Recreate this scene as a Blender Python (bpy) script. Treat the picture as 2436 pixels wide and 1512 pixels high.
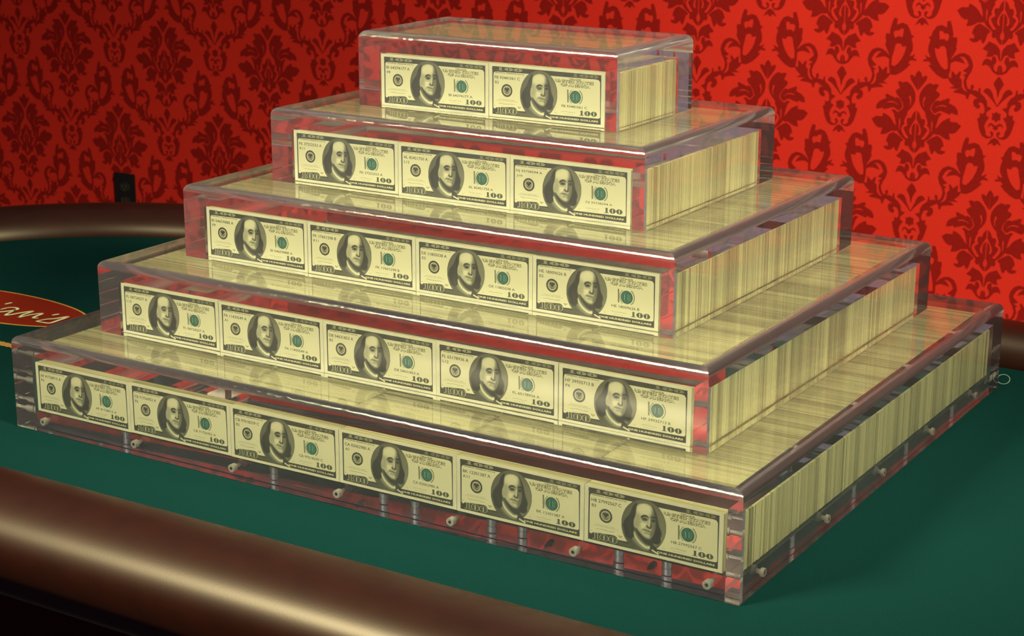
import bpy, bmesh, math, random
import numpy as np
from mathutils import Vector, Matrix

random.seed(7)
rng = np.random.default_rng(7)
for o in list(bpy.data.objects):
    bpy.data.objects.remove(o)
SC = bpy.context.scene
COL = SC.collection
F = 0.76                       # height of the felt above the floor

# ------------------------------------------------------------------ camera
def make_camera():
    cd = bpy.data.cameras.new('camera')
    cam = bpy.data.objects.new('camera', cd)
    COL.objects.link(cam)
    cd.sensor_width = 36.0
    cd.lens = 36.0 * 4291.45 / 2436.0
    cd.clip_start = 0.05
    right = Vector((0.8483, 0.5294, 0.0022)); down = Vector((0.1465, -0.2307, -0.9619)); fwd = Vector((-0.5088, 0.8164, -0.2733))
    m = Matrix((right, -down, -fwd)).transposed()
    q = m.to_quaternion(); q.normalize()
    cam.matrix_world = Matrix.Translation((1.6576, -1.4878, 0.7504 + F)) @ q.to_matrix().to_4x4()
    cd.dof.use_dof = True
    cd.dof.focus_distance = 2.05
    cd.dof.aperture_fstop = 16.0
    SC.camera = cam
make_camera()

# ------------------------------------------------------------------ light
world = bpy.data.worlds.new('room_ambient'); SC.world = world
world.use_nodes = True
bg = world.node_tree.nodes['Background']
bg.inputs['Color'].default_value = (0.66, 0.52, 0.63, 1)
bg.inputs['Strength'].default_value = 0.22

def area(name, loc, target, size, power, color, spread=180, shape='DISK'):
    ld = bpy.data.lights.new(name, 'AREA')
    ld.shape = shape; ld.size = size; ld.energy = power; ld.color = color
    ld.spread = math.radians(spread)
    ob = bpy.data.objects.new(name, ld); COL.objects.link(ob)
    ob.location = loc
    d = Vector(target) - Vector(loc)
    ob.rotation_euler = d.to_track_quat('-Z', 'Y').to_euler()
    return ob
WARM = (1.0, 0.96, 0.62)
k_ = area('ceiling_lamp_key', (-0.50, -2.00, F + 1.75), (0.56, 0.22, F + 0.27), 0.9, 37, WARM, 54, 'RECTANGLE')
k_.data.size_y = 0.3
area('ceiling_lamp_side', (2.70, -0.35, F + 1.55), (0.60, 0.40, F + 0.34), 0.5, 26, WARM, 44)
area('ceiling_lamp_top', (0.95, 0.55, F + 1.9), (0.6, 0.4, F + 0.2), 0.45, 4, WARM, 80)
area('ceiling_lamp_wall', (0.35, 0.95, F + 1.75), (0.15, 2.15, F + 0.50), 0.4, 18, (1.0, 0.88, 0.64), 110)
SC.view_settings.view_transform = 'Standard'
SC.view_settings.look = 'None'
SC.view_settings.exposure = 0.0
SC.view_settings.gamma = 1.0
SC.view_settings.use_curve_mapping = False
cy = SC.cycles
cy.max_bounces = 22; cy.transmission_bounces = 20; cy.glossy_bounces = 12; cy.diffuse_bounces = 3
cy.transparent_max_bounces = 8
cy.caustics_reflective = False; cy.caustics_refractive = True
cy.sample_clamp_indirect = 6.0
cy.blur_glossy = 0.3
cy.use_denoising = True

# ------------------------------------------------------------------ helpers
def tag(o, label=None, cat=None, group=None, kind=None):
    if label: o['label'] = label
    if cat: o['category'] = cat
    if group: o['group'] = group
    if kind: o['kind'] = kind
    return o
def link(name, me, mat=None, parent=None, loc=None):
    o = bpy.data.objects.new(name, me); COL.objects.link(o)
    if mat is not None and me is not None and not me.materials: me.materials.append(mat)
    if parent is not None: o.parent = parent
    if loc is not None: o.location = loc
    return o
def empty(name, loc=(0, 0, 0), parent=None):
    o = bpy.data.objects.new(name, None); COL.objects.link(o); o.location = loc
    o.empty_display_size = 0.05
    if parent is not None: o.parent = parent
    return o
def mesh(name, verts, faces, smooth=None):
    me = bpy.data.meshes.new(name)
    me.from_pydata([tuple(v) for v in verts], [], [tuple(f) for f in faces])
    me.validate(clean_customdata=False); me.update()
    if smooth is not None:
        me.polygons.foreach_set('use_smooth', [True] * len(me.polygons))
        me.set_sharp_from_angle(angle=math.radians(smooth))
    return me
def lin(r, g, b):
    f = lambda c: c / 12.92 if c <= 0.04045 else ((c + 0.055) / 1.055) ** 2.4
    return (f(r / 255), f(g / 255), f(b / 255))
class MB:
    """collects coloured polygons"""
    def __init__(s): s.v = []; s.f = []; s.c = []
    def add(s, verts, faces, col=(1, 1, 1)):
        b = len(s.v); s.v += [tuple(map(float, q)) for q in verts]; s.f += [tuple(b + i for i in f) for f in faces]
        if isinstance(col, list): s.c += col
        else: s.c += [col] * len(verts)
    def box(s, a, b, col=(1, 1, 1)):
        (x0, y0, z0), (x1, y1, z1) = a, b
        s.add([(x0, y0, z0), (x1, y0, z0), (x1, y1, z0), (x0, y1, z0), (x0, y0, z1), (x1, y0, z1), (x1, y1, z1), (x0, y1, z1)],
              [(0, 3, 2, 1), (4, 5, 6, 7), (0, 1, 5, 4), (1, 2, 6, 5), (2, 3, 7, 6), (3, 0, 4, 7)], col)
    def cyl(s, p0, p1, r0, r1=None, n=20, col=(1, 1, 1), caps=True):
        r1 = r0 if r1 is None else r1
        p0 = Vector(p0); p1 = Vector(p1); d = (p1 - p0).normalized()
        u = d.orthogonal().normalized(); w = d.cross(u)
        vs = [p + (u * math.cos(2 * math.pi * i / n) + w * math.sin(2 * math.pi * i / n)) * r for p, r in ((p0, r0), (p1, r1)) for i in range(n)]
        fs = [(i, (i + 1) % n, n + (i + 1) % n, n + i) for i in range(n)]
        if caps: fs += [tuple(range(n))[::-1], tuple(range(n, 2 * n))]
        s.add(vs, fs, col)
    def mesh(s, name, smooth=None, colors=True):
        me = mesh(name, s.v, s.f, smooth)
        if colors and len(me.vertices) == len(s.c):
            at = me.color_attributes.new('Col', 'FLOAT_COLOR', 'POINT')
            at.data.foreach_set('color', np.array([(*c, 1.0) for c in s.c], dtype=np.float32).ravel())
        return me

def mat(name, color=(0.8, 0.8, 0.8), rough=0.5, metal=0.0, **kw):
    m = bpy.data.materials.new(name); m.use_nodes = True
    b = m.node_tree.nodes['Principled BSDF']
    b.inputs['Base Color'].default_value = (*color, 1)
    b.inputs['Roughness'].default_value = rough
    b.inputs['Metallic'].default_value = metal
    for k, v in kw.items(): b.inputs[k.replace('_', ' ')].default_value = v
    return m
def nodes(m): return m.node_tree.nodes, m.node_tree.links, m.node_tree.nodes['Principled BSDF']
def noise_color(m, c0, c1, scale, detail=4, stretch=(1, 1, 1), lo=0.35, hi=0.65, bump=0.0, bscale=None, bdist=0.001):
    n, l, b = nodes(m)
    tc = n.new('ShaderNodeTexCoord'); mp = n.new('ShaderNodeMapping'); mp.inputs['Scale'].default_value = stretch
    l.new(tc.outputs['Object'], mp.inputs['Vector'])
    nz = n.new('ShaderNodeTexNoise'); nz.inputs['Scale'].default_value = scale; nz.inputs['Detail'].default_value = detail
    l.new(mp.outputs['Vector'], nz.inputs['Vector'])
    cr = n.new('ShaderNodeValToRGB'); cr.color_ramp.elements[0].position = lo; cr.color_ramp.elements[1].position = hi
    cr.color_ramp.elements[0].color = (*c0, 1); cr.color_ramp.elements[1].color = (*c1, 1)
    l.new(nz.outputs['Fac'], cr.inputs['Fac']); l.new(cr.outputs['Color'], b.inputs['Base Color'])
    if bump:
        n2 = n.new('ShaderNodeTexNoise'); n2.inputs['Scale'].default_value = bscale or scale; n2.inputs['Detail'].default_value = 5
        l.new(mp.outputs['Vector'], n2.inputs['Vector'])
        bp = n.new('ShaderNodeBump'); bp.inputs['Strength'].default_value = bump; bp.inputs['Distance'].default_value = bdist
        l.new(n2.outputs['Fac'], bp.inputs['Height']); l.new(bp.outputs['Normal'], b.inputs['Normal'])
    return m
def vcol(m, mul_noise=None):
    n, l, b = nodes(m)
    a = n.new('ShaderNodeAttribute'); a.attribute_name = 'Col'
    l.new(a.outputs['Color'], b.inputs['Base Color'])
    return m

M = {}
def acrylic(haze):
    m = mat('clear_acrylic', (0.99, 0.985, 0.995), 0.0, 0.0, Transmission_Weight=1.0, IOR=1.49)
    n, l, b = nodes(m)
    df = n.new('ShaderNodeBsdfDiffuse'); tr = n.new('ShaderNodeBsdfTranslucent'); mx = n.new('ShaderNodeMixShader'); mh = n.new('ShaderNodeMixShader')
    for q in (df, tr): q.inputs['Color'].default_value = (0.78, 0.70, 0.82, 1)     # fine dust haze, also standing in for the room's lilac reflections
    mx.inputs[0].default_value = 0.5; l.new(df.outputs[0], mx.inputs[1]); l.new(tr.outputs[0], mx.inputs[2])
    mh.inputs[0].default_value = haze; l.new(b.outputs[0], mh.inputs[1]); l.new(mx.outputs[0], mh.inputs[2])
    l.new(mh.outputs[0], n['Material Output'].inputs['Surface'])
    return m
M['acrylic'] = acrylic(0.013)
def polished_edge():
    m = acrylic(0.02); m.name = 'polished_acrylic_edge'
    n, l, b = nodes(m)
    b.inputs['Roughness'].default_value = 0.03
    tc = n.new('ShaderNodeTexCoord'); nz = n.new('ShaderNodeTexNoise'); nz.inputs['Scale'].default_value = 160; nz.inputs['Detail'].default_value = 6; nz.inputs['Roughness'].default_value = 0.7
    l.new(tc.outputs['Object'], nz.inputs['Vector'])
    bp = n.new('ShaderNodeBump'); bp.inputs['Strength'].default_value = 0.35; bp.inputs['Distance'].default_value = 0.0008
    l.new(nz.outputs['Fac'], bp.inputs['Height']); l.new(bp.outputs['Normal'], b.inputs['Normal'])
    return m
M['acrylic_edge'] = polished_edge()
M['acrylic_base'] = acrylic(0.045); M['acrylic_base'].name = 'hazed_base_acrylic'  # stronger pale haze stands in for reflections in the base plate
M['paper'] = noise_color(mat('banknote_paper', rough=0.85), (0.62, 0.61, 0.39), (0.68, 0.67, 0.45), 60, 5)
M['ink'] = vcol(mat('banknote_ink', rough=0.8))
M['sheets'] = vcol(mat('banknote_edges', rough=0.85))
M['steel'] = mat('brushed_steel', (0.80, 0.77, 0.66), 0.38, 1.0)
M['chrome'] = mat('polished_steel', (0.85, 0.86, 0.88), 0.28, 1.0)
M['hole'] = mat('screw_socket', (0.03, 0.03, 0.025), 0.6)
M['felt'] = noise_color(mat('green_felt', rough=1.0, Specular_IOR_Level=0.0), (0.0019, 0.0135, 0.0130), (0.0030, 0.0180, 0.0172), 900, 3, bump=0.3, bscale=1500, bdist=0.0005)
M['leather'] = noise_color(mat('brown_leather', rough=0.43, Specular_IOR_Level=0.36, Specular_Tint=(1.0, 0.84, 0.66, 1)), (0.0085, 0.0012, 0.0005), (0.0110, 0.0017, 0.0007), 25, 4, bump=0.06, bscale=420, bdist=0.0006)
M['black'] = mat('black_laminate', (0.01, 0.01, 0.01), 0.4)
M['wall'] = noise_color(mat('red_wallpaper', rough=0.8, Specular_IOR_Level=0.08), (0.36, 0.0128, 0.0066), (0.40, 0.0150, 0.0080), 300, 4)
M['print'] = noise_color(mat('wallpaper_flock', rough=0.9, Specular_IOR_Level=0.05), (0.145, 0.0045, 0.003), (0.165, 0.0055, 0.004), 200, 4)
M['plate'] = mat('black_plastic', (0.004, 0.004, 0.004), 0.35)
M['socket'] = mat('socket_plastic', (0.012, 0.011, 0.009), 0.2)
M['logo_red'] = noise_color(mat('logo_red', rough=0.95, Specular_IOR_Level=0.05), (0.105, 0.007, 0.002), (0.12, 0.009, 0.003), 500)
M['logo_gold'] = mat('logo_gold', (0.36, 0.17, 0.02), 0.9)
M['logo_cream'] = mat('logo_cream', (0.42, 0.37, 0.20), 0.9)
M['thread'] = mat('grey_thread', (0.12, 0.16, 0.14), 0.7)

def stadium(cx0, cx1, cyy, r, n=40):
    pts = [(cx1 + r * math.cos(t), cyy + r * math.sin(t)) for t in np.linspace(-math.pi / 2, math.pi / 2, n)]
    pts += [(cx0 + r * math.cos(t), cyy + r * math.sin(t)) for t in np.linspace(math.pi / 2, 3 * math.pi / 2, n)]
    return pts
MED = [[[0,0],[-51,-51],[-71,-113],[-79,-140],[-133,-100],[-182,-108],[-170,-173],[-156,-206],[-99,-289],[-5,-422]],[[-234,-251],[-170,-294],[-105,-368],[-57,-460],[-41,-529],[-41,-625],[-65,-706],[-115,-789],[-175,-855],[-200,-892],[-190,-926],[-223,-991],[-255,-1090],[-236,-1133],[-288,-1190],[-303,-1253],[-283,-1322],[-225,-1406],[-160,-1471],[-223,-1472],[-306,-1404],[-372,-1330],[-411,-1245],[-434,-1114],[-455,-1027],[-486,-924],[-542,-871],[-480,-848],[-406,-900],[-371,-888],[-302,-821],[-285,-793],[-306,-707],[-344,-640],[-400,-574],[-452,-516],[-472,-461],[-442,-428],[-380,-397],[-410,-329],[-439,-270],[-368,-252],[-322,-279],[-279,-254]],[[-307,-795],[-324,-708],[-362,-632],[-408,-601],[-445,-590],[-475,-610],[-526,-583],[-590,-562],[-645,-531],[-689,-552],[-664,-629],[-739,-661],[-810,-702],[-863,-768],[-875,-866],[-796,-856],[-734,-829],[-705,-869],[-624,-846],[-535,-813],[-482,-809],[-426,-848],[-380,-871]],[[-956,-1090],[-863,-1020],[-799,-1020],[-727,-1018],[-712,-937],[-638,-971],[-564,-1018],[-507,-1084],[-469,-1143],[-422,-1192],[-391,-1296],[-427,-1308],[-517,-1311],[-588,-1357],[-659,-1390],[-750,-1398],[-725,-1324],[-718,-1262],[-791,-1263],[-856,-1229],[-903,-1170]],[[-471,-1330],[-560,-1382],[-602,-1466],[-618,-1539],[-571,-1579],[-569,-1641],[-623,-1637],[-668,-1650],[-639,-1692],[-575,-1722],[-503,-1707],[-433,-1647],[-413,-1699],[-375,-1740],[-350,-1693],[-317,-1601],[-302,-1529],[-240,-1488],[-296,-1431],[-370,-1383]],[[-13,-838],[-66,-899],[-99,-972],[-107,-1008],[-160,-1003],[-195,-1032],[-192,-1111],[-172,-1163],[-233,-1203],[-259,-1232],[-230,-1291],[-191,-1359],[-135,-1425],[-205,-1466],[-219,-1565],[-181,-1615],[-137,-1593],[-108,-1644],[-61,-1702],[-6,-1741]],[[-19,-1867],[-48,-1808],[-105,-1742],[-178,-1713],[-260,-1676],[-285,-1723],[-328,-1780],[-380,-1838],[-316,-1868],[-270,-1882],[-277,-1945],[-302,-1992],[-230,-1994],[-176,-1980],[-133,-1940],[-78,-1953],[-50,-2004],[-30,-2055],[-3,-2080]],[[-2,-2352],[-72,-2337],[-137,-2298],[-185,-2231],[-232,-2173],[-305,-2153],[-367,-2186],[-356,-2113],[-318,-2047],[-265,-2029],[-210,-2046],[-182,-2079],[-175,-2007],[-150,-1969],[-104,-1991],[-84,-2043],[-82,-2096],[-125,-2154],[-131,-2217],[-93,-2276],[-56,-2290],[-50,-2227],[-43,-2182],[-4,-2142]]]
MEDL = [[[-12,-1026],[-66,-1119],[-112,-1211],[-127,-1291],[-102,-1351],[-66,-1352],[-83,-1270],[-73,-1181],[-39,-1125],[-9,-1101]],[[-10,-1459],[-45,-1558],[-33,-1628],[-5,-1643]],[[-143,-537],[-178,-557],[-142,-659],[-152,-765],[-131,-720],[-121,-640]],[[-348,-1018],[-359,-1090],[-354,-1222],[-329,-1291],[-337,-1194],[-327,-1087]],[[-612,-695],[-531,-680],[-431,-717],[-393,-767],[-458,-719],[-539,-708],[-647,-725]]]
VAS = [[[0,-10],[-54,-67],[-107,-166],[-61,-248],[-26,-320],[-13,-394],[8,-445]],[[-227,-260],[-282,-296],[-303,-340],[-213,-397],[-145,-467],[-76,-537],[-19,-618],[7,-627],[-43,-524],[-90,-431],[-114,-348],[-160,-287]],[[-394,-271],[-361,-269],[-365,-323],[-347,-386],[-268,-444],[-210,-536],[-202,-632],[-152,-650],[-107,-668],[-161,-715],[-205,-750],[-209,-826],[-141,-863],[-179,-909],[-211,-966],[-232,-1064],[-196,-1147],[-189,-1222],[-127,-1260],[-71,-1245],[-83,-1203],[-107,-1162],[-74,-1137],[-28,-1177],[-38,-1242],[-92,-1290],[-182,-1297],[-261,-1250],[-308,-1178],[-344,-1073],[-368,-967],[-386,-904],[-337,-868],[-339,-782],[-282,-799],[-244,-764],[-252,-668],[-287,-585],[-355,-558],[-387,-592],[-342,-642],[-363,-698],[-419,-691],[-476,-642],[-494,-568],[-468,-502],[-401,-486],[-491,-439],[-560,-390],[-460,-330],[-404,-347]],[[4,-734],[-49,-770],[-88,-763],[-81,-837],[-90,-902],[-34,-909],[0,-954]],[[-153,-1069],[-144,-1003],[-89,-967],[-32,-1005],[0,-1024],[-3,-1121],[-53,-1082],[-42,-1049],[-99,-1010],[-121,-1034]],[[-1,-1272],[-70,-1310],[-113,-1378],[-145,-1435],[-46,-1383],[-22,-1435],[-1,-1428]]]
SCR = [[[521,1044],[589,1059],[631,948],[664,803],[664,723],[744,728],[755,661],[740,546],[755,490],[705,384],[654,289],[650,175],[648,37],[613,-126],[509,-134],[388,-73],[276,23],[188,121],[245,136],[194,202],[66,193],[86,240],[144,244],[103,334],[176,292],[224,284],[163,406],[162,510],[199,649],[149,704],[207,718],[235,811],[309,930],[411,964],[470,939],[529,920]],[[650,266],[730,352],[819,403],[921,421],[1028,371],[1092,273],[1118,161],[1086,44],[1035,-39],[996,-145],[1015,-247],[1054,-313],[1100,-309],[1095,-241],[1138,-203],[1165,-259],[1136,-330],[1216,-324],[1253,-367],[1175,-396],[1084,-414],[1058,-522],[1022,-511],[1006,-443],[900,-416],[737,-400],[802,-343],[870,-326],[650,-320],[751,-278],[639,-171],[611,-92],[682,-110],[683,39],[731,8],[781,-46],[845,39],[880,30],[854,-86],[903,-129],[913,-277],[964,-343],[1035,-372],[971,-284],[940,-172],[967,-55],[919,-36],[1008,16],[913,55],[999,130],[1030,177],[977,288],[915,341],[823,346],[897,283],[949,195],[866,223],[784,241],[715,236],[654,198]]]
SCRL = [[[378,843],[443,835],[480,792],[549,796],[587,753],[570,672],[537,636],[500,679],[442,676],[396,661],[379,752]],[[298,484],[386,467],[417,526],[498,531],[536,487],[555,374],[588,239],[599,79],[531,52],[457,116],[380,225],[324,359]]]
# ------------------------------------------------------------------ the setting
WB = Vector((1.44166, 2.20588, 0)); WN = Vector((-0.05837, 0.9983, 0)); WU = Vector((0.9983, 0.05837, 0))
WA, WBV, WU0, WV0 = 0.332877, 0.236923, -3.382787, 0.221663
WROT = math.atan2(WU.y, WU.x)
def build_wall():
    b = MB(); b.box((-6.2, 0, 0), (2.6, 0.12, 2.9))
    w = link('wall_back', b.mesh('wall_back', colors=False), M['wall'])
    w.location = WB; w.rotation_euler.z = WROT
    tag(w, 'red wall covered in damask wallpaper behind the card table', kind='structure')
    dark = MB(); light = MB()
    def put(mb, polys, u, v, off, mirror):
        for p in polys:
            for s in ((1, -1) if mirror else (1,)):
                mb.add([(u + s * x / 1e4, off, v + y / 1e4) for x, y in p], [tuple(range(len(p)))])
    for j in range(-4, 4):
        for k in range(-4, 12):
            u = WU0 + WA * (k + (0.5 if j % 2 else 0)); v = F + WV0 - WBV * j
            if v > 1.75: continue
            put(dark, MED, u, v, -0.0003, True); put(light, MEDL, u, v, -0.0006, True)
            put(dark, SCR, u, v, -0.0003, True); put(light, SCRL, u, v, -0.0006, True)
            put(dark, VAS, u - WA / 2, v, -0.00045, True)
    link('wallpaper_print', dark.mesh('wallpaper_print', colors=False), M['print'], w)
    link('wallpaper_print_gap', light.mesh('wallpaper_print_gap', colors=False), M['wall'], w)
    bb = MB(); bb.box((-6.2, -0.016, 0), (2.6, -0.0008, 0.12))
    t = link('baseboard_back', bb.mesh('baseboard_back', colors=False), M['black'])
    t.location = WB; t.rotation_euler.z = WROT; tag(t, 'black baseboard along the foot of the red wall', kind='structure')
    # power outlet
    o = empty('wall_outlet'); o.rotation_euler.z = WROT
    p = WB + WU * (-3.2035) + WN * (-0.001); o.location = (p.x, p.y, F - 0.2045 - 0.114)
    tag(o, 'black power outlet on the red damask wall', 'outlet')
    pb = MB(); pb.box((-0.035, -0.006, 0), (0.035, 0, 0.114))
    me = pb.mesh('outlet_plate', colors=False)
    bm = bmesh.new(); bm.from_mesh(me); bmesh.ops.bevel(bm, geom=list(bm.edges), offset=0.002, segments=2, affect='EDGES'); bm.to_mesh(me); bm.free()
    link('cover_plate', me, M['plate'], o)
    for zc in (0.076, 0.038):
        sb = MB(); n = 24
        pts = []
        for i in range(n):
            t = 2 * math.pi * i / n
            pts.append((0.0165 * math.copysign(min(abs(math.cos(t)) * 1.15, 1), math.cos(t)), 0.0140 * math.sin(t)))
        vs = [(x, -0.006, z + zc) for x, z in pts] + [(x * 0.94, -0.0085, z * 0.94 + zc) for x, z in pts]
        sb.add(vs, [(i, (i + 1) % n, n + (i + 1) % n, n + i) for i in range(n)] + [tuple(range(n, 2 * n))])
        s = link('socket', sb.mesh('socket', colors=False), M['socket'], o)
        hb = MB()
        for hx in (-0.006, 0.006): hb.box((hx - 0.0012, -0.0089, zc - 0.001), (hx + 0.0012, -0.0084, zc + 0.008))
        hb.cyl((0, -0.0084, zc - 0.006), (0, -0.0089, zc - 0.006), 0.0025, n=12)
        link('socket_slots', hb.mesh('socket_slots', colors=False), M['hole'], s)
    rb = MB(); rb.cyl((0, -0.006, 0.057), (0, -0.0075, 0.057), 0.003, n=14)
    link('plate_screw', rb.mesh('plate_screw', colors=False), M['socket'], o)
build_wall()

def build_floor():
    m = mat('casino_carpet', rough=0.95)
    n, l, b = nodes(m)
    tc = n.new('ShaderNodeTexCoord'); nz = n.new('ShaderNodeTexNoise'); nz.inputs['Scale'].default_value = 3.0; nz.inputs['Detail'].default_value = 1.0
    l.new(tc.outputs['Object'], nz.inputs['Vector'])
    mx = n.new('ShaderNodeVectorMath'); mx.operation = 'MULTIPLY_ADD'; mx.inputs[1].default_value = (0.5, 0.5, 0); l.new(nz.outputs['Color'], mx.inputs[0]); l.new(tc.outputs['Object'], mx.inputs[2])
    wv = n.new('ShaderNodeTexWave'); wv.inputs['Scale'].default_value = 3.2; wv.inputs['Distortion'].default_value = 5.0; wv.inputs['Detail'].default_value = 1.0
    l.new(mx.outputs['Vector'], wv.inputs['Vector'])
    cr = n.new('ShaderNodeValToRGB'); e = cr.color_ramp.elements
    e[0].position = 0.52; e[0].color = (0.002, 0.002, 0.003, 1); e[1].position = 0.58; e[1].color = (0.16, 0.010, 0.022, 1)
    x = e.new(0.9); x.color = (0.22, 0.014, 0.022, 1)
    l.new(wv.outputs['Fac'], cr.inputs['Fac']); l.new(cr.outputs['Color'], b.inputs['Base Color'])
    f = MB(); f.box((-6, -4, -0.05), (5, 3.0, 0))
    tag(link('floor', f.mesh('floor', colors=False), m), 'dark carpet with a red leaf pattern under the table', kind='structure')
build_floor()

# ------------------------------------------------------------------ the card table
TX0, TX1, TY, TR = -0.347, 1.38, 0.376, 0.529
def build_table():
    t = empty('card_table', ((TX0 + TX1) / 2, TY, 0))
    tag(t, 'long card table with green felt top and padded brown leather rail', 'table')
    ox, oy = (TX0 + TX1) / 2, TY
    x0, x1 = TX0 - ox, TX1 - ox
    P = stadium(x0, x1, 0, TR + 0.03)
    n = len(P)
    me = mesh('felt', [(x, y, F - 0.02) for x, y in P] + [(x, y, F) for x, y in P],
              [tuple(range(n))[::-1], tuple(range(n, 2 * n))] + [(i, (i + 1) % n, n + (i + 1) % n, n + i) for i in range(n)])
    link('felt_top', me, M['felt'], t)
    def sweep(name, prof, m, closed=True, smooth=40):
        vs = []; fs = []; k = len(prof)
        for rr, z in prof:
            vs += [(x, y, z) for x, y in stadium(x0, x1, 0, rr, 48)]
        nn = 96
        for i in range(k if closed else k - 1):
            a = i * nn; c = ((i + 1) % k) * nn
            fs += [(a + q, a + (q + 1) % nn, c + (q + 1) % nn, c + q) for q in range(nn)]
        me = mesh(name, vs, fs, smooth)
        bm = bmesh.new(); bm.from_mesh(me); bmesh.ops.recalc_face_normals(bm, faces=bm.faces); bm.to_mesh(me); bm.free()
        return link(name, me, m, t)
    prof = []
    for q in range(28):
        a = 2 * math.pi * q / 28
        prof.append((TR + 0.068 + 0.068 * math.cos(a), F + (0.047 if a < math.pi else 0.062) * math.sin(a)))
    sweep('padded_rail', prof, M['leather'], smooth=60)
    sweep('apron', [(TR + 0.045, F - 0.035), (TR + 0.045, F - 0.11), (TR + 0.025, F - 0.11), (TR + 0.025, F - 0.035)], M['black'])
    P = stadium(x0, x1, 0, TR + 0.05); n = len(P)
    link('underside_board', mesh('underside', [(x, y, F - 0.045) for x, y in P] + [(x, y, F - 0.021) for x, y in P],
         [tuple(range(n))[::-1], tuple(range(n, 2 * n))] + [(i, (i + 1) % n, n + (i + 1) % n, n + i) for i in range(n)]), M['black'], t)
    for px in (x0 + 0.1, x1 - 0.1):
        lg = MB(); lg.box((px - 0.06, -0.28, 0.05), (px + 0.06, 0.28, F - 0.045)); lg.box((px - 0.14, -0.38, 0), (px + 0.14, 0.38, 0.05))
        link('pedestal_leg', lg.mesh('pedestal_leg', colors=False), M['black'], t)
    # printed oval logo
    def flat(name, polys, m, z, parent):
        mb = MB()
        for p in polys: mb.add([(x - ox, y - oy, F + z) for x, y in p], [tuple(range(len(p)))])
        return link(name, mb.mesh(name, colors=False), m, parent)
    ec, ea, eb = (-0.462, 0.380), 0.197, 0.0725
    el = lambda s: [(ec[0] + (ea + s) * math.cos(2 * math.pi * i / 72), ec[1] + (eb + s) * math.sin(2 * math.pi * i / 72)) for i in range(72)]
    lg = flat('printed_logo', [el(0)], M['logo_gold'], 0.0004, t)
    flat('logo_field', [el(-0.0035)], M['logo_red'], 0.0007, lg)
    def stroke(pts, w):
        # smooth polyline ribbon with tapered ends
        pts = [Vector(p) for p in pts]; out = []
        for i in range(len(pts) - 1):
            p0 = pts[max(i - 1, 0)]; p1 = pts[i]; p2 = pts[i + 1]; p3 = pts[min(i + 2, len(pts) - 1)]
            for s in range(6):
                q = s / 6
                out.append(0.5 * ((2 * p1) + (p2 - p0) * q + (2 * p0 - 5 * p1 + 4 * p2 - p3) * q * q + (3 * p1 - p0 - 3 * p2 + p3) * q ** 3))
        out.append(pts[-1]); L = []; R_ = []
        for i, p in enumerate(out):
            d = (out[min(i + 1, len(out) - 1)] - out[max(i - 1, 0)]); d = d.normalized() if d.length else Vector((1, 0))
            nn = Vector((-d.y, d.x)); ww = w * (0.55 + 0.45 * math.sin(math.pi * min(1, max(0.08, i / (len(out) - 1)))))
            L.append(p + nn * ww / 2); R_.append(p - nn * ww / 2)
        return L, R_
    mb = MB(); sh = MB()
    S = [[(-0.4459, 0.3935), (-0.4433, 0.406)],
         [(-0.448, 0.382), (-0.453, 0.362), (-0.448, 0.353), (-0.436, 0.366)],
         [(-0.4284, 0.3671), (-0.426, 0.3818), (-0.4166, 0.3878), (-0.4077, 0.384), (-0.4082, 0.3742), (-0.4142, 0.3640), (-0.4220, 0.3550), (-0.4310, 0.3530), (-0.4320, 0.3590), (-0.4284, 0.3690)],
         [(-0.4077, 0.380), (-0.3973, 0.3495), (-0.3862, 0.3751), (-0.3787, 0.3873), (-0.3768, 0.3662), (-0.3704, 0.3501)],
         [(-0.3704, 0.3501), (-0.3668, 0.3726), (-0.3571, 0.3861), (-0.3540, 0.3701), (-0.3512, 0.3622), (-0.3426, 0.3641)],
         [(-0.3373, 0.3876), (-0.3333, 0.3985)],
         [(-0.3329, 0.3503), (-0.3288, 0.3656), (-0.3194, 0.377), (-0.311, 0.3951), (-0.3085, 0.372), (-0.3085, 0.355), (-0.3178, 0.3517), (-0.3329, 0.3503)],
         # the first letters, beyond the picture's edge
         [(-0.600, 0.350), (-0.585, 0.385), (-0.570, 0.425), (-0.545, 0.422), (-0.550, 0.400), (-0.575, 0.390), (-0.545, 0.384), (-0.545, 0.358), (-0.575, 0.348), (-0.600, 0.352)],
         [(-0.522, 0.382), (-0.530, 0.358), (-0.522, 0.352), (-0.512, 0.364)], [(-0.518, 0.394), (-0.515, 0.405)],
         [(-0.510, 0.352), (-0.500, 0.380), (-0.490, 0.387), (-0.487, 0.370), (-0.484, 0.352), (-0.476, 0.376), (-0.466, 0.386), (-0.463, 0.366), (-0.456, 0.354)]]
    for s in S:
        L, R_ = stroke(s, 0.0050)
        k = len(L)
        for mb_, dx, dy, z in ((sh, 0.0018, -0.0018, 0.0010), (mb, 0, 0, 0.0013)):
            mb_.add([(p.x - ox + dx, p.y - oy + dy, F + z) for p in L + R_], [(i, i + 1, k + i + 1, k + i) for i in range(k - 1)])
    link('logo_letter_shadow', sh.mesh('logo_letter_shadow', colors=False), M['black'], lg)
    link('logo_lettering', mb.mesh('logo_lettering', colors=False), M['logo_cream'], lg)
    # gold slanted stripe printed beside the logo
    st = []
    for i in range(60):
        x = -0.80 + i * 0.0095
        st.append([(x, 0.2355), (x + 0.006, 0.2355), (x + 0.017, 0.2500), (x + 0.011, 0.2500)])
    flat('gold_slanted_line', st, M['logo_gold'], 0.0004, t)
build_table()
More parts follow.
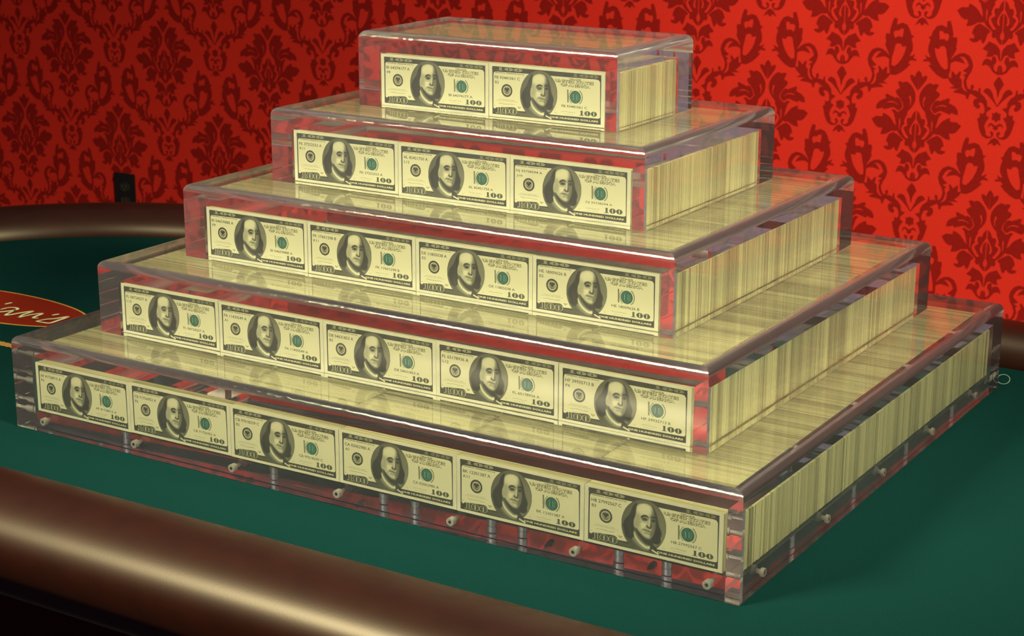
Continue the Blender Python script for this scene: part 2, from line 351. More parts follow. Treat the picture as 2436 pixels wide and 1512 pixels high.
# ------------------------------------------------------------------ the stack of acrylic cases
BP = 0.158                                           # pitch of the bills along a case
CASES = [  # bills, x0, y0, y1, z0, z1
    (6, 0.0000, 0.0000, 0.8122, 0.0000, 0.1184),
    (5, 0.0829, 0.0720, 0.7250, 0.1184, 0.2104),
    (4, 0.1625, 0.1455, 0.6440, 0.2104, 0.3024),
    (3, 0.2451, 0.2180, 0.5600, 0.3024, 0.3944),
    (2, 0.3286, 0.2885, 0.4785, 0.3944, 0.4864)]
CLEAR = 0.04413                                      # both side walls
WT = 0.0220                                          # wall thickness
TT = 0.0262                                          # top thickness
BASE = 0.0226
ORD = ['largest bottom', 'second', 'middle', 'fourth', 'smallest top']
def cover_mesh(x0, x1, y0, y1, z0, z1, r=0.0092):
    vs = []; fs = []
    def ring(i, z):
        b = len(vs); vs.extend([(x0 + i, y0 + i, z), (x1 - i, y0 + i, z), (x1 - i, y1 - i, z), (x0 + i, y1 - i, z)]); return b
    c = 0.0012
    rs = [ring(c * 0.5, z0), ring(0, z0 + c * 0.5), ring(0, z0 + c * 0.5 + 0.0003), ring(0, z1 - r - 0.0004)]
    N = 9
    for k in range(N + 1):
        a = math.pi / 2 * k / N
        rs.append(ring(r - r * math.cos(a), z1 - r + r * math.sin(a)))
    rs.append(ring(r + 0.0004, z1))
    for a, b in zip(rs[:-1], rs[1:]):
        fs += [(a + i, a + (i + 1) % 4, b + (i + 1) % 4, b + i) for i in range(4)]
    fs.append(tuple(rs[-1] + i for i in range(4)))
    # cavity
    X0, X1, Y0, Y1, Z1 = x0 + WT, x1 - WT, y0 + WT, y1 - WT, z1 - TT
    b = len(vs); vs.extend([(X0, Y0, z0), (X1, Y0, z0), (X1, Y1, z0), (X0, Y1, z0), (X0, Y0, Z1), (X1, Y0, Z1), (X1, Y1, Z1), (X0, Y1, Z1)])
    fs += [(b + (i + 1) % 4, b + i, b + 4 + i, b + 4 + (i + 1) % 4) for i in range(4)]
    fs.append((b + 7, b + 6, b + 5, b + 4))
    fs += [(rs[0] + (i + 1) % 4, rs[0] + i, b + i, b + (i + 1) % 4) for i in range(4)]
    me = mesh('case_cover', vs, fs, 30)
    me.materials.append(M['acrylic']); me.materials.append(M['acrylic_edge'])
    for p in me.polygons:                                  # the rounded, hand-polished top edge
        if p.center.z > z1 - r and abs(p.normal.z) < 0.999 and abs(p.normal.z) > 0.02: p.material_index = 1
    return me

def screw_mesh():
    # axis +y, head face at y=0
    s = MB()
    n = 20
    rings = [(0.0000, 0.0043), (0.0004, 0.0047), (0.0120, 0.0047), (0.0123, 0.0027), (0.0270, 0.0025), (0.0292, 0.0013)]
    vs = []; fs = []
    for y, r in rings: vs += [(r * math.cos(2 * math.pi * i / n), y, r * math.sin(2 * math.pi * i / n)) for i in range(n)]
    for k in range(len(rings) - 1): fs += [(k * n + i, k * n + (i + 1) % n, (k + 1) * n + (i + 1) % n, (k + 1) * n + i) for i in range(n)]
    fs.append(tuple((len(rings) - 1) * n + i for i in range(n)))
    b = len(vs)
    vs += [(0.0021 * math.cos(math.pi / 3 * i), 0.0, 0.0021 * math.sin(math.pi / 3 * i)) for i in range(6)]
    vs += [(0.0021 * math.cos(math.pi / 3 * i), 0.003, 0.0021 * math.sin(math.pi / 3 * i)) for i in range(6)]
    fs += [(b + (i + 1) % 6, b + i, b + 6 + i, b + 6 + (i + 1) % 6) for i in range(6)]
    for i in range(n):   # face annulus
        h0 = int(i * 6 / n) % 6; h1 = int((i + 1) * 6 / n) % 6
        fs.append((i, b + h0, b + h1, (i + 1) % n) if h0 != h1 else (i, b + h0, (i + 1) % n))
    s.add(vs, fs)
    me = s.mesh('screw', 35, colors=False)
    hx = MB(); hx.add([(0.00206 * math.cos(math.pi / 3 * i), 0.0028, 0.00206 * math.sin(math.pi / 3 * i)) for i in range(6)], [tuple(range(6))])
    return me, hx.mesh('hex_socket', colors=False)
SCREW, HEX = screw_mesh()

def build_cases():
    for q, (nb, x0, y0, y1, z0, z1) in enumerate(CASES):
        x1 = x0 + nb * BP + CLEAR
        g = 0.0004 if q == 0 else 0.0006
        e = empty('acrylic_display_case', ((x0 + x1) / 2, (y0 + y1) / 2, F + z0))
        tag(e, ['wide bottom acrylic case with steel screws, holding a row of six bills',
                'acrylic case holding five bills, resting on the widest case',
                'acrylic case holding four bills, third of the stepped stack',
                'acrylic case holding three bills, directly under the topmost case',
                'small topmost acrylic case holding only two bills'][q], 'display case', 'acrylic cases of the stepped stack')
        cx, cy_ = (x0 + x1) / 2, (y0 + y1) / 2
        o = link('clear_cover', cover_mesh(x0 - cx, x1 - cx, y0 - cy_, y1 - cy_, g, z1 - z0), M['acrylic'], e)
        if q == 0:
            gp = 0.0006
            X0, X1, Y0, Y1 = x0 + WT + gp - cx, x1 - WT - gp - cx, y0 + WT + gp - cy_, y1 - WT - gp - cy_
            bb = MB(); bb.box((X0, Y0, 0.0012), (X1, Y1, BASE - 0.0012))
            link('base_plate', bb.mesh('base_plate', colors=False), M['acrylic_base'], e)
            for i in range(7):                       # along the front and the back
                x = x0 + 0.0445 + 0.1519 * i - cx
                for yy, rz in ((y0 - cy_ + 0.0008, 0), (y1 - cy_ - 0.0008, math.pi)):
                    s = link('screw', SCREW, M['steel'], e); s.location = (x, yy, 0.0136); s.rotation_euler.z = rz
                    h = link('hex_socket', HEX, M['hole'], s)
            for i in range(5):
                y = 0.0592 + 0.1662 * i - cy_
                for xx, rz in ((x1 - cx - 0.0008, math.pi / 2), (x0 - cx + 0.0008, -math.pi / 2)):
                    s = link('screw', SCREW, M['steel'], e); s.location = (xx, y, 0.0136); s.rotation_euler.z = rz
                    h = link('hex_socket', HEX, M['hole'], s)
            pin = MB(); pin.cyl((0, 0, 0.002), (0, 0, 0.0085), 0.0058, n=24); pin.cyl((0, 0, 0.0087), (0, 0, 0.0105), 0.0050, n=24); pin.cyl((0, 0, 0.0107), (0, 0, BASE - 0.0018), 0.0058, n=24)
            pm = pin.mesh('standoff_pin', 40, colors=False)
            for px, py in [(0.163, 0.045), (0.392, 0.045), (0.543, 0.055), (0.590, 0.045), (0.689, 0.045), (0.724, 0.055), (0.842, 0.050), (0.899, 0.045), (0.947, 0.161), (0.947, 0.330), (0.947, 0.496), (0.947, 0.660)]:
                link('standoff_pin', pm, M['chrome'], e, (px - cx, py - cy_, 0))
build_cases()

# packed bills behind the front ones: one column per front bill
SERIALS = [
    [('AF 41728915 A', 'F6'), ('CB 71756952 A', 'B2'), ('CB 97018339 C', 'B2'), ('CA 02062980 A', 'A1'), ('BK 12301387 A', 'K11'), ('HB 27992567 C', 'B2')],
    [('FL 08724257 A', 'L12'), ('FA 11430549 A', 'A1'), ('DB 54631853 A', 'B2'), ('FL 65178936 A', 'L12'), ('HF 39935713 B', 'F6')],
    [('BI 04659888 A', 'I9'), ('FK 17601298 B', 'K11'), ('DE 11805038 A', 'E5'), ('HE 18009626 B', 'E5')],
    [('FK 37252553 A', 'K11'), ('AL 82421750 A', 'L12'), ('DJ 35738594 A', 'J10')],
    [('BI 64374177 A', 'I9'), ('FB 93441061 C', 'B2')]]
BW, BH = 0.1562, 0.0632
NP = 0.1567                                          # the bills stand edge to edge
def tier_geom(q):
    nb, x0, y0, y1, z0, z1 = CASES[q]
    xs = x0 + (nb * BP + CLEAR - nb * NP) / 2
    zb = z0 + (BASE if q == 0 else 0.0004)
    return nb, xs, y0 + WT + 0.0010, y1 - WT - 0.0010, zb
def build_stacks():
    for q in range(5):
        nb, xs, ya, yb, zb = tier_geom(q)
        for i in range(nb):
            mb = MB(); y = 0.0007; L = yb - ya
            tone = 0.5; drift = rng.normal(0, 1)
            while y < L - 0.0004:
                t = float(rng.uniform(0.0003, 0.0012))
                if rng.random() < 0.09: tone = float(rng.uniform(0.15, 0.92))
                k = float(np.clip(tone + rng.normal(0, 0.17), 0.05, 1.0))
                c = (0.22 + 0.42 * k, 0.20 + 0.41 * k, 0.085 + 0.215 * k)
                if rng.random() < 0.05: c = tuple(v * 0.62 for v in c)
                dx0, dx1 = rng.uniform(0, 0.0007, 2); dz0, dz1 = rng.uniform(0, 0.0007, 2)
                if rng.random() < 0.03: dx1 += 0.001; dz1 += 0.0006
                mb.box((float(dx0), y, float(dz0)), (BW - float(dx1), min(y + t * 0.93, L), BH - 0.0003 - float(dz1)), c)
                y += t
            o = link('banknote_stack', mb.mesh('banknote_stack'), M['sheets'], None, (xs + NP * i + (NP - BW) / 2, ya, F + zb))
            tag(o, 'packed stack of banknotes, edges up, behind the bill numbered ' + SERIALS[q][i][0], 'banknote stack', 'packed banknotes inside the cases', 'stuff')
build_stacks()
# ------------------------------------------------------------------ the front bills
def homography(src, dst):
    A = []
    for (x, y), (u, v) in zip(src, dst):
        A.append([x, y, 1, 0, 0, 0, -u * x, -u * y, -u]); A.append([0, 0, 0, x, y, 1, -v * x, -v * y, -v])
    return np.linalg.svd(np.array(A, float))[2][-1].reshape(3, 3)
# measured on an enlarged view of one bill; mm on the bill, origin bottom left
HB = homography([(78, 235), (2050, 393), (2040, 1303), (85, 1105)], [(4.7, 59.8), (151.5, 59.8), (151.5, 3.2), (4.7, 3.2)])
def mm(x, y):
    p = HB @ np.array([x, y, 1.0]); return p[0] / p[2], p[1] / p[2]
LAY = 0.00003
INK = lin(40, 43, 29); INK2 = lin(62, 66, 45); PAP = lin(211, 209, 165); GREEN = lin(24, 76, 62); GREY = lin(104, 106, 74)
def P3(pts, layer): return [(u / 1000, -layer * LAY, v / 1000) for u, v in pts]
def poly(mb, pts, col, layer, px=True):
    q = [mm(*p) for p in pts] if px else pts
    a = sum(q[i][0] * q[(i + 1) % len(q)][1] - q[(i + 1) % len(q)][0] * q[i][1] for i in range(len(q)))
    if a < 0: q = q[::-1]
    mb.add(P3(q, layer), [tuple(range(len(q)))], col)
def disc(mb, c, r, col, layer, r_in=0.0, n=40, ry=None, a0=0, a1=2 * math.pi):
    ry = ry or r
    full = abs(a1 - a0 - 2 * math.pi) < 1e-6
    ts = np.linspace(a0, a1, n + 1)
    if r_in <= 0: mb.add(P3([(c[0] + r * math.cos(t), c[1] + ry * math.sin(t)) for t in ts[:-1]], layer), [tuple(range(n))], col)
    else:
        k = r_in / r
        o = [(c[0] + r * math.cos(t), c[1] + ry * math.sin(t)) for t in ts]; i_ = [(c[0] + r * k * math.cos(t), c[1] + ry * k * math.sin(t)) for t in ts]
        mb.add(P3(o + i_, layer), [(j, j + 1, n + 1 + j + 1, n + 1 + j) for j in range(n)], col)
_tc = {}
def text_geo(s, bold=0.0):
    if (s, bold) in _tc: return _tc[(s, bold)]
    cu = bpy.data.curves.new('txt', 'FONT'); cu.body = s; cu.resolution_u = 3 if len(s) < 4 else 2; cu.offset = bold; cu.fill_mode = 'BOTH'; cu.dimensions = '2D'
    ob = bpy.data.objects.new('txt', cu); COL.objects.link(ob)
    bpy.context.view_layer.update()
    me = bpy.data.meshes.new_from_object(ob.evaluated_get(bpy.context.evaluated_depsgraph_get()))
    vs = np.array([v.co[:2] for v in me.vertices]); fs = [tuple(p.vertices) for p in me.polygons]
    bpy.data.objects.remove(ob); bpy.data.curves.remove(cu); bpy.data.meshes.remove(me)
    lo = vs.min(0); hi = vs.max(0)
    _tc[(s, bold)] = ((vs - lo) / (hi - lo), fs)
    return _tc[(s, bold)]
def text(mb, s, a, b, col, layer, bold=0.0, serif=False, pad=0.0):
    """a,b: top-left and bottom-right corner in measured pixels"""
    vs, fs = text_geo(s, bold)
    (u0, v1), (u1, v0) = mm(*a), mm(*b)
    u0 -= pad; u1 += pad; v0 -= pad; v1 += pad
    mb.add(P3([(u0 + (u1 - u0) * x, v0 + (v1 - v0) * y) for x, y in vs], layer), fs, col)
def squiggle(mb, a, b, col, layer, seed, w=0.32, loops=7):
    r = random.Random(seed); (u0, v1), (u1, v0) = mm(*a), mm(*b)
    N = loops * 8; pts = []
    ph = [r.uniform(0, 6.28) for _ in range(3)]
    for i in range(N + 1):
        t = i / N
        x = u0 + (u1 - u0) * t + 0.9 * math.sin(loops * 6.28 * t + ph[0]) * 0.5
        y = (v0 + v1) / 2 + (v1 - v0) * (0.34 * math.sin(loops * 6.28 * t + ph[1]) * (0.5 + 0.5 * math.sin(3.1 * t + ph[2])) + 0.12 * math.sin(9 * t + ph[2]))
        pts.append(Vector((x, y)))
    L = []; R_ = []
    for i, p in enumerate(pts):
        d = (pts[min(i + 1, N)] - pts[max(i - 1, 0)]).normalized(); n = Vector((-d.y, d.x)) * w / 2 * r.uniform(0.5, 1.1)
        L.append(p + n); R_.append(p - n)
    k = len(L)
    mb.add(P3([tuple(p) for p in L + R_], layer), [(i, i + 1, k + i + 1, k + i) for i in range(k - 1)], col)

# --- portrait: tones painted on a fine grid inside the oval
def portrait_mesh():
    X0, Y0, ST = 560, 290, 5.0
    NX, NY = 142, 185
    gx, gy = np.meshgrid(X0 + ST * np.arange(NX), Y0 + ST * np.arange(NY))
    def inside(pts):
        m = np.zeros(gx.shape, bool); n = len(pts)
        for i in range(n):
            (xa, ya), (xb, yb) = pts[i], pts[(i + 1) % n]
            if ya == yb: continue
            c = ((ya > gy) != (yb > gy)) & (gx < (xb - xa) * (gy - ya) / (yb - ya) + xa)
            m ^= c
        return m.astype(float)
    def blur(a, px):
        k = max(1, int(round(px / ST)))
        for _ in range(2):
            for ax in (0, 1):
                p = np.pad(a, [(k, k) if d == ax else (0, 0) for d in (0, 1)], mode='edge')
                a = sum(np.take(p, range(j, j + a.shape[ax]), axis=ax) for j in range(2 * k + 1)) / (2 * k + 1)
        return a
    def curve(pts, k=4):
        out = []; n = len(pts)
        for i in range(n):
            p0, p1, p2, p3 = (np.array(pts[(i + d) % n], float) for d in (-1, 0, 1, 2))
            for s in range(k):
                q = s / k
                out.append(tuple(0.5 * (2 * p1 + (p2 - p0) * q + (2 * p0 - 5 * p1 + 4 * p2 - p3) * q * q + (3 * p1 - p0 - 3 * p2 + p3) * q ** 3)))
        return out
    img = np.full(gx.shape, 0.50)
    def paint(pts, tone, soft=0, op=1.0, sm=True):
        nonlocal img
        m = inside(curve(pts) if sm else pts)
        if soft: m = blur(m, soft)
        img = img * (1 - m * op) + tone * m * op
    def line(pts, w, tone, soft=0, op=1.0):
        nonlocal img
        d = np.full(gx.shape, 1e9)
        for (xa, ya), (xb, yb) in zip(pts[:-1], pts[1:]):
            L2 = (xb - xa) ** 2 + (yb - ya) ** 2 + 1e-9
            t = np.clip(((gx - xa) * (xb - xa) + (gy - ya) * (yb - ya)) / L2, 0, 1)
            d = np.minimum(d, np.hypot(gx - xa - t * (xb - xa), gy - ya - t * (yb - ya)))
        m = np.clip((w / 2 + ST * 0.5 - d) / ST, 0, 1)
        if soft: m = blur(m, soft)
        img = img * (1 - m * op) + tone * m * op
    # ground of the oval, lighter on the right
    img = 0.42 + 0.11 * np.clip((gx - 600) / 650, 0, 1) + 0.05 * np.clip((gy - 700) / 500, -1, 1)
    ov = ((gx - 915) / 340) ** 2 + ((gy - 752) / 447) ** 2
    img = img - 0.16 * np.clip((ov - 0.90) / 0.10, 0, 1)
    # coat
    paint([(735, 985), (700, 1000), (672, 1040), (720, 1110), (790, 1180), (900, 1215), (1010, 1215), (1020, 1140), (930, 1130), (850, 1080), (780, 1000)], 0.34, 8)
    paint([(760, 960), (745, 1010), (800, 1080), (880, 1140), (960, 1170), (1005, 1150), (930, 1120), (850, 1060), (790, 990)], 0.60, 8)
    line([(752, 1000), (810, 1080), (900, 1150), (980, 1175)], 7, 0.25, 4, 0.8)
    line([(720, 1030), (780, 1110), (860, 1170)], 7, 0.28, 4, 0.7)
    line([(800, 1130), (850, 1180), (930, 1205)], 8, 0.62, 4, 0.7)
    paint([(1035, 1010), (1070, 1060), (1125, 1105), (1165, 1140), (1100, 1165), (1010, 1150), (1020, 1080)], 0.17, 5)
    paint([(1120, 1040), (1170, 1030), (1200, 1060), (1150, 1110), (1110, 1090)], 0.40, 8, 0.7)
    # hair, left and right
    HL = [(800, 385), (752, 440), (728, 510), (700, 590), (652, 655), (618, 715), (602, 795), (622, 880), (640, 955), (675, 1000), (730, 1000), (768, 950), (778, 880), (770, 800), (760, 740), (770, 650), (795, 560), (815, 460)]
    HR = [(1030, 395), (1075, 470), (1108, 560), (1128, 650), (1142, 725), (1168, 785), (1182, 860), (1165, 930), (1172, 985), (1128, 1032), (1062, 1022), (1026, 985), (1052, 900), (1070, 800), (1080, 700), (1078, 600), (1060, 520)]
    paint(HL, 0.14, 5); paint(HR, 0.11, 5)
    for k in range(9):      # locks
        t = k / 8
        line([(770 - 30 * t, 520 + 30 * t), (735 - 60 * t, 620 + 25 * t), (690 - 60 * t + 40 * math.sin(k), 740), (660 - 30 * t + 60 * (k % 2), 850), (680 + 8 * k, 970)], 7, 0.27 if k % 2 else 0.05, 4, 0.65)
    for k in range(6):
        t = k / 5
        line([(1095 + 10 * t, 600), (1105 + 25 * t, 740), (1100 + 60 * t, 850), (1075 + 70 * t, 950), (1070 + 60 * t, 1015)], 7, 0.22 if k % 2 else 0.04, 4, 0.6)
    line([(720, 560), (740, 640), (700, 700), (690, 780), (720, 860)], 12, 0.34, 6, 0.5)
    # neck shadow and stock
    paint([(800, 800), (860, 880), (930, 960), (1010, 975), (1060, 950), (1050, 1030), (1010, 1070), (940, 1040), (880, 980), (820, 890)], 0.16, 8)
    paint([(768, 855), (790, 900), (830, 975), (890, 1040), (960, 1085), (1012, 1085), (1010, 1135), (940, 1125), (865, 1075), (800, 1000), (768, 930)], 0.93, 4)
    line([(775, 900), (815, 975), (880, 1050), (960, 1100), (1010, 1108)], 6, 0.58, 3, 0.7)
    line([(768, 930), (800, 1002), (865, 1077), (940, 1127), (1008, 1137)], 6, 0.30, 3, 0.7)
    # face
    FACE = [(806, 430), (840, 392), (900, 374), (960, 376), (1015, 402), (1050, 450), (1066, 520), (1082, 600), (1090, 690), (1084, 780), (1068, 860), (1038, 930), (1000, 958), (950, 950), (895, 915), (845, 860), (805, 800), (782, 800), (762, 745), (768, 660), (788, 600), (792, 520)]
    paint(FACE, 0.80, 4)
    paint([(830, 440), (900, 395), (970, 400), (1010, 450), (1000, 540), (930, 560), (850, 550), (815, 500)], 0.93, 18, 0.85)   # forehead
    paint([(1035, 430), (1070, 520), (1090, 640), (1092, 740), (1075, 840), (1040, 920), (1012, 940), (1030, 860), (1050, 760), (1042, 680), (1030, 600), (1040, 520)], 0.34, 14, 0.85)
    paint([(1014, 560), (1072, 555), (1090, 700), (1072, 860), (1030, 932), (1002, 905), (1026, 825), (1042, 775), (1022, 690)], 0.46, 8, 0.6)
    line([(1045, 690), (1070, 700), (1075, 780), (1050, 850)], 10, 0.52, 6, 0.6)
    paint([(800, 560), (850, 590), (870, 680), (850, 780), (800, 790), (775, 730), (785, 640)], 0.66, 14, 0.6)                  # temple, cheek edge
    paint([(775, 690), (800, 700), (800, 760), (785, 795), (765, 750)], 0.70, 5, 0.8)                                       # ear lobe
    paint([(870, 700), (930, 680), (960, 740), (930, 800), (880, 790)], 0.92, 14, 0.8)                                      # cheek
    line([(800, 425), (845, 386), (905, 368), (965, 370), (1022, 398), (1056, 448)], 8, 0.34, 4, 0.8)
    # brows, eyes
    paint([(868, 622), (880, 588), (925, 566), (972, 582), (990, 618), (960, 600), (915, 600), (885, 622)], 0.12, 4)
    paint([(880, 625), (925, 605), (970, 622), (975, 655), (930, 675), (890, 662)], 0.45, 6, 0.8)
    line([(888, 640), (925, 622), (966, 640)], 8, 0.12, 2)
    paint([(912, 628), (945, 628), (944, 652), (915, 652)], 0.10, 2)
    line([(895, 660), (930, 668), (962, 655)], 5, 0.28, 2, 0.8)
    line([(890, 690), (930, 700), (970, 685)], 6, 0.56, 4, 0.7)
    paint([(1010, 606), (1040, 580), (1080, 572), (1112, 590), (1105, 615), (1060, 598)], 0.10, 4)
    paint([(1026, 630), (1060, 612), (1096, 628), (1092, 660), (1055, 672), (1030, 660)], 0.32, 5, 0.8)
    line([(1030, 645), (1060, 630), (1092, 646)], 8, 0.10, 2)
    paint([(1046, 636), (1074, 636), (1072, 656), (1048, 656)], 0.08, 2)
    line([(1034, 662), (1060, 670), (1088, 660)], 5, 0.22, 2, 0.8)
    # nose
    line([(992, 610), (988, 660), (975, 720), (958, 750)], 10, 0.60, 6, 0.55)
    line([(1004, 640), (1002, 700), (1000, 745)], 16, 0.92, 5, 0.8)
    paint([(1015, 620), (1030, 690), (1040, 760), (1020, 785), (1006, 760), (1012, 700)], 0.30, 6, 0.85)
    paint([(950, 745), (968, 735), (985, 758), (1015, 765), (1030, 775), (1005, 792), (975, 780), (955, 768)], 0.30, 4, 0.85)
    paint([(968, 765), (985, 770), (980, 780), (966, 776)], 0.08, 2)
    paint([(1000, 775), (1020, 775), (1012, 788)], 0.08, 2)
    # mouth, chin
    line([(868, 700), (900, 690), (940, 700)], 8, 0.62, 5, 0.6)
    line([(1000, 590), (1002, 560)], 6, 0.55, 4, 0.6)
    line([(850, 520), (920, 505), (1000, 520)], 5, 0.74, 4, 0.6)
    line([(845, 545), (915, 532), (990, 545)], 5, 0.74, 4, 0.6)
    line([(830, 800), (870, 860), (930, 905)], 10, 0.60, 8, 0.6)
    paint([(930, 905), (985, 900), (1015, 915), (985, 945), (940, 935)], 0.70, 8, 0.5)
    line([(945, 770), (915, 800), (890, 835), (885, 860)], 8, 0.54, 5, 0.7)
    paint([(905, 812), (950, 802), (1000, 815), (1028, 835), (1000, 838), (950, 826)], 0.50, 4, 0.8)
    line([(900, 815), (950, 826), (1000, 842), (1024, 848)], 7, 0.16, 2)
    paint([(925, 840), (975, 845), (1010, 858), (985, 872), (940, 862)], 0.66, 4, 0.8)
    line([(930, 872), (975, 882), (1012, 876)], 9, 0.40, 4, 0.8)
    paint([(930, 895), (980, 890), (1010, 910), (990, 940), (945, 930)], 0.82, 10, 0.7)
    line([(845, 862), (895, 917), (950, 952), (1000, 960), (1036, 934)], 9, 0.30, 5, 0.8)
    paint([(1035, 1075), (1075, 1095), (1110, 1140), (1080, 1180), (1030, 1160), (1015, 1110)], 0.24, 6, 0.7)
    img = np.clip(img + rng.normal(0, 0.012, img.shape), 0, 1)
    ink = np.array(lin(38, 42, 28)); pap = np.array(lin(214, 211, 160))
    t = np.clip((img - 0.06) / 0.84, 0, 1) ** 1.38
    srgb = np.array([24, 27, 17])[None, None] * (1 - t[..., None]) + np.array([211, 209, 165])[None, None] * t[..., None]
    c = srgb / 255.0; c = np.where(c <= 0.04045, c / 12.92, ((c + 0.055) / 1.055) ** 2.4)
    mb = MB(); idx = -np.ones(gx.shape, int)
    P = HB @ np.stack([gx.ravel(), gy.ravel(), np.ones(gx.size)]); U = (P[0] / P[2]).reshape(gx.shape); V = (P[1] / P[2]).reshape(gx.shape)
    keep = (ov <= 1.0)
    keep |= (gy > 1120) & (gy < 1195) & (gx > 700) & (gx < 1130) & (((gx - 915) / 340) ** 2 < 1)
    keep &= V > 3.2
    vs = []; cs = []; fs = []
    for y, x in zip(*np.nonzero(keep)):
        idx[y, x] = len(vs); vs.append((U[y, x] / 1000, -5 * LAY, V[y, x] / 1000)); cs.append(tuple(c[y, x]))
    for y, x in zip(*np.nonzero(keep[:-1, :-1] & keep[1:, :-1] & keep[:-1, 1:] & keep[1:, 1:])):
        fs.append((idx[y + 1, x], idx[y + 1, x + 1], idx[y, x + 1], idx[y, x]))
    mb.add(vs, fs, cs)
    return mb.mesh('portrait')

def build_bill_parts():
    parts = {}
    # paper
    pb = MB(); pb.box((0, 0, 0), (BW, 0.0003, BH)); parts['paper'] = pb.mesh('banknote_paper', colors=False)
    # border with its light inner panel
    b = MB()
    poly(b, [(4.7, 3.2), (151.5, 3.2), (151.5, 59.8), (4.7, 59.8)], INK, 1, px=False)
    poly(b, [(100, 375), (108, 348), (135, 335), (700, 372), (1150, 408), (1960, 470), (2005, 482), (2028, 520), (2030, 1165), (2018, 1185), (1990, 1190), (1110, 1112), (680, 1062), (530, 1052), (510, 1010), (475, 988), (160, 985), (125, 1012), (102, 988)], PAP, 2)
    for k in range(46):     # engine-turned rosettes of the top and bottom bands
        x = 90 + k * 42.5
        if 640 < x < 1230: continue
        yt = 235 + 158 * (x - 78) / 1972
        c = mm(x, yt + 45); disc(b, c, 1.5, INK2, 2, 1.1, 14)
    for k in range(10):
        c = mm(540 + k * 22, 1095 + k * 4 + 6 * (k % 2)); disc(b, c, 1.6, GREY, 2, 1.35, 14)
    for k in range(24):
        c = mm(1150 + k * 37, 1278 + k * 0.9); disc(b, c, 0.5, INK2, 2, 0.35, 8)
    # the light sprig beside the words
    for k in range(7):
        x, y = 1035 + k * 14, 1135 + k * 8
        poly(b, [(x, y), (x + 22, y - 6), (x + 34, y + 14), (x + 14, y + 22)], PAP, 7)
    for k in range(8):
        poly(b, [(795 + k * 26, 1185 + k * 3), (808 + k * 26, 1170 + k * 3), (820 + k * 26, 1190 + k * 3)], PAP, 7)
    # shadow line inside the panel's edge
    parts['border'] = b.mesh('border')
    parts['portrait'] = portrait_mesh()
    # Federal Reserve style round seal
    s = MB(); c = mm(342, 682)
    disc(s, c, 7.6, INK, 3); disc(s, c, 5.35, PAP, 4, 4.75); disc(s, c, 4.75, lin(128, 128, 92), 4)
    for k in range(24):
        t = 2 * math.pi * k / 24; disc(s, (c[0] + 6.45 * math.cos(t), c[1] + 6.45 * math.sin(t)), 0.28, GREY, 4, 0, 6)
    poly(s, [(c[0] - 3.6, c[1] + 2.6), (c[0] - 1.4, c[1] + 3.4), (c[0], c[1] + 2.6), (c[0] + 1.4, c[1] + 3.4), (c[0] + 3.6, c[1] + 2.6), (c[0] + 2.6, c[1] + 0.6), (c[0] + 1.6, c[1] + 0.2), (c[0] + 1.4, c[1] - 1.2), (c[0], c[1] - 1.8), (c[0] - 1.4, c[1] - 1.2), (c[0] - 1.6, c[1] + 0.2), (c[0] - 2.6, c[1] + 0.6)], lin(34, 36, 24), 5, px=False)
    poly(s, [(c[0] - 2.6, c[1] - 2.0), (c[0] + 2.6, c[1] - 2.0), (c[0] + 1.8, c[1] - 3.9), (c[0] - 1.8, c[1] - 3.9)], lin(104, 104, 74), 5, px=False)
    parts['reserve_seal'] = s.mesh('reserve_seal')
    # green treasury seal over grey numeral
    s = MB(); c = mm(1578, 796)
    poly(s, [(1428, 655), (1452, 657), (1456, 895), (1432, 893)], GREY, 3)
    disc(s, (c[0] - 0.6, c[1]), 8.3, GREY, 3, 7.6, 30, 9.0, math.radians(120), math.radians(240))
    disc(s, (c[0] + 1.6, c[1] + 0.2), 8.2, GREY, 3, 7.2, 30, 9.2, math.radians(-62), math.radians(62))
    disc(s, (c[0] + 0.9, c[1] + 0.1), 8.0, lin(186, 186, 140), 3, 7.3, 30, 8.8, math.radians(-60), math.radians(60))
    n = 80
    mbp = [(c[0] + (7.5 if k % 2 else 7.25) * math.cos(2 * math.pi * k / n), c[1] + (7.5 if k % 2 else 7.25) * math.sin(2 * math.pi * k / n)) for k in range(n)]
    poly(s, mbp, GREEN, 4, px=False)
    disc(s, c, 5.4, lin(62, 116, 92), 5, 5.1)
    for dx, a_, w in ((-2.5, lin(120, 158, 122), 1.0), (-0.4, lin(28, 76, 60), 1.1), (1.5, lin(116, 152, 118), 0.9), (3.6, lin(70, 120, 94), 0.8)):
        poly(s, [(c[0] + dx - w / 2, c[1] + 3.1), (c[0] + dx + w / 2, c[1] + 3.1), (c[0] + dx + w / 2, c[1] - 3.4), (c[0] + dx - w / 2, c[1] - 3.4)], a_, 5, px=False)
    for k in range(3):
        poly(s, [(c[0] - 3.0, c[1] + 1.6 - 1.9 * k), (c[0] + 2.2, c[1] + 1.6 - 1.9 * k), (c[0] + 2.2, c[1] + 1.1 - 1.9 * k), (c[0] - 3.0, c[1] + 1.1 - 1.9 * k)], GREEN, 6, px=False)
    parts['treasury_seal'] = s.mesh('treasury_seal')
    # numerals
    nums = []
    s = MB()
    def hundred(x0, y0, x1, y1, sl, col, layer, bold=0.03, slot=None, base=True, grow=0.0):
        # serifed 1 and two noughts; corners in measured pixels, sl: drop per pixel to the right
        w = x1 - x0; h = y1 - y0 - sl * w
        f = lambda x, y: (x0 + w * x, y0 + h * y + sl * w * x)
        g = grow
        poly(s, [f(0.055 - g, 0.16 + g), f(0.055 - g, 0.07 - g), f(0.12, 0 - g), f(0.185 + g, 0 - g), f(0.185 + g, 0.88 - g), f(0.25 + g, 0.90 - g), f(0.25 + g, 1 + g), f(0.0 - g, 1 + g), f(0.0 - g, 0.90 - g), f(0.075 - g, 0.88 - g), f(0.075 - g, 0.16 + g)], col, layer)
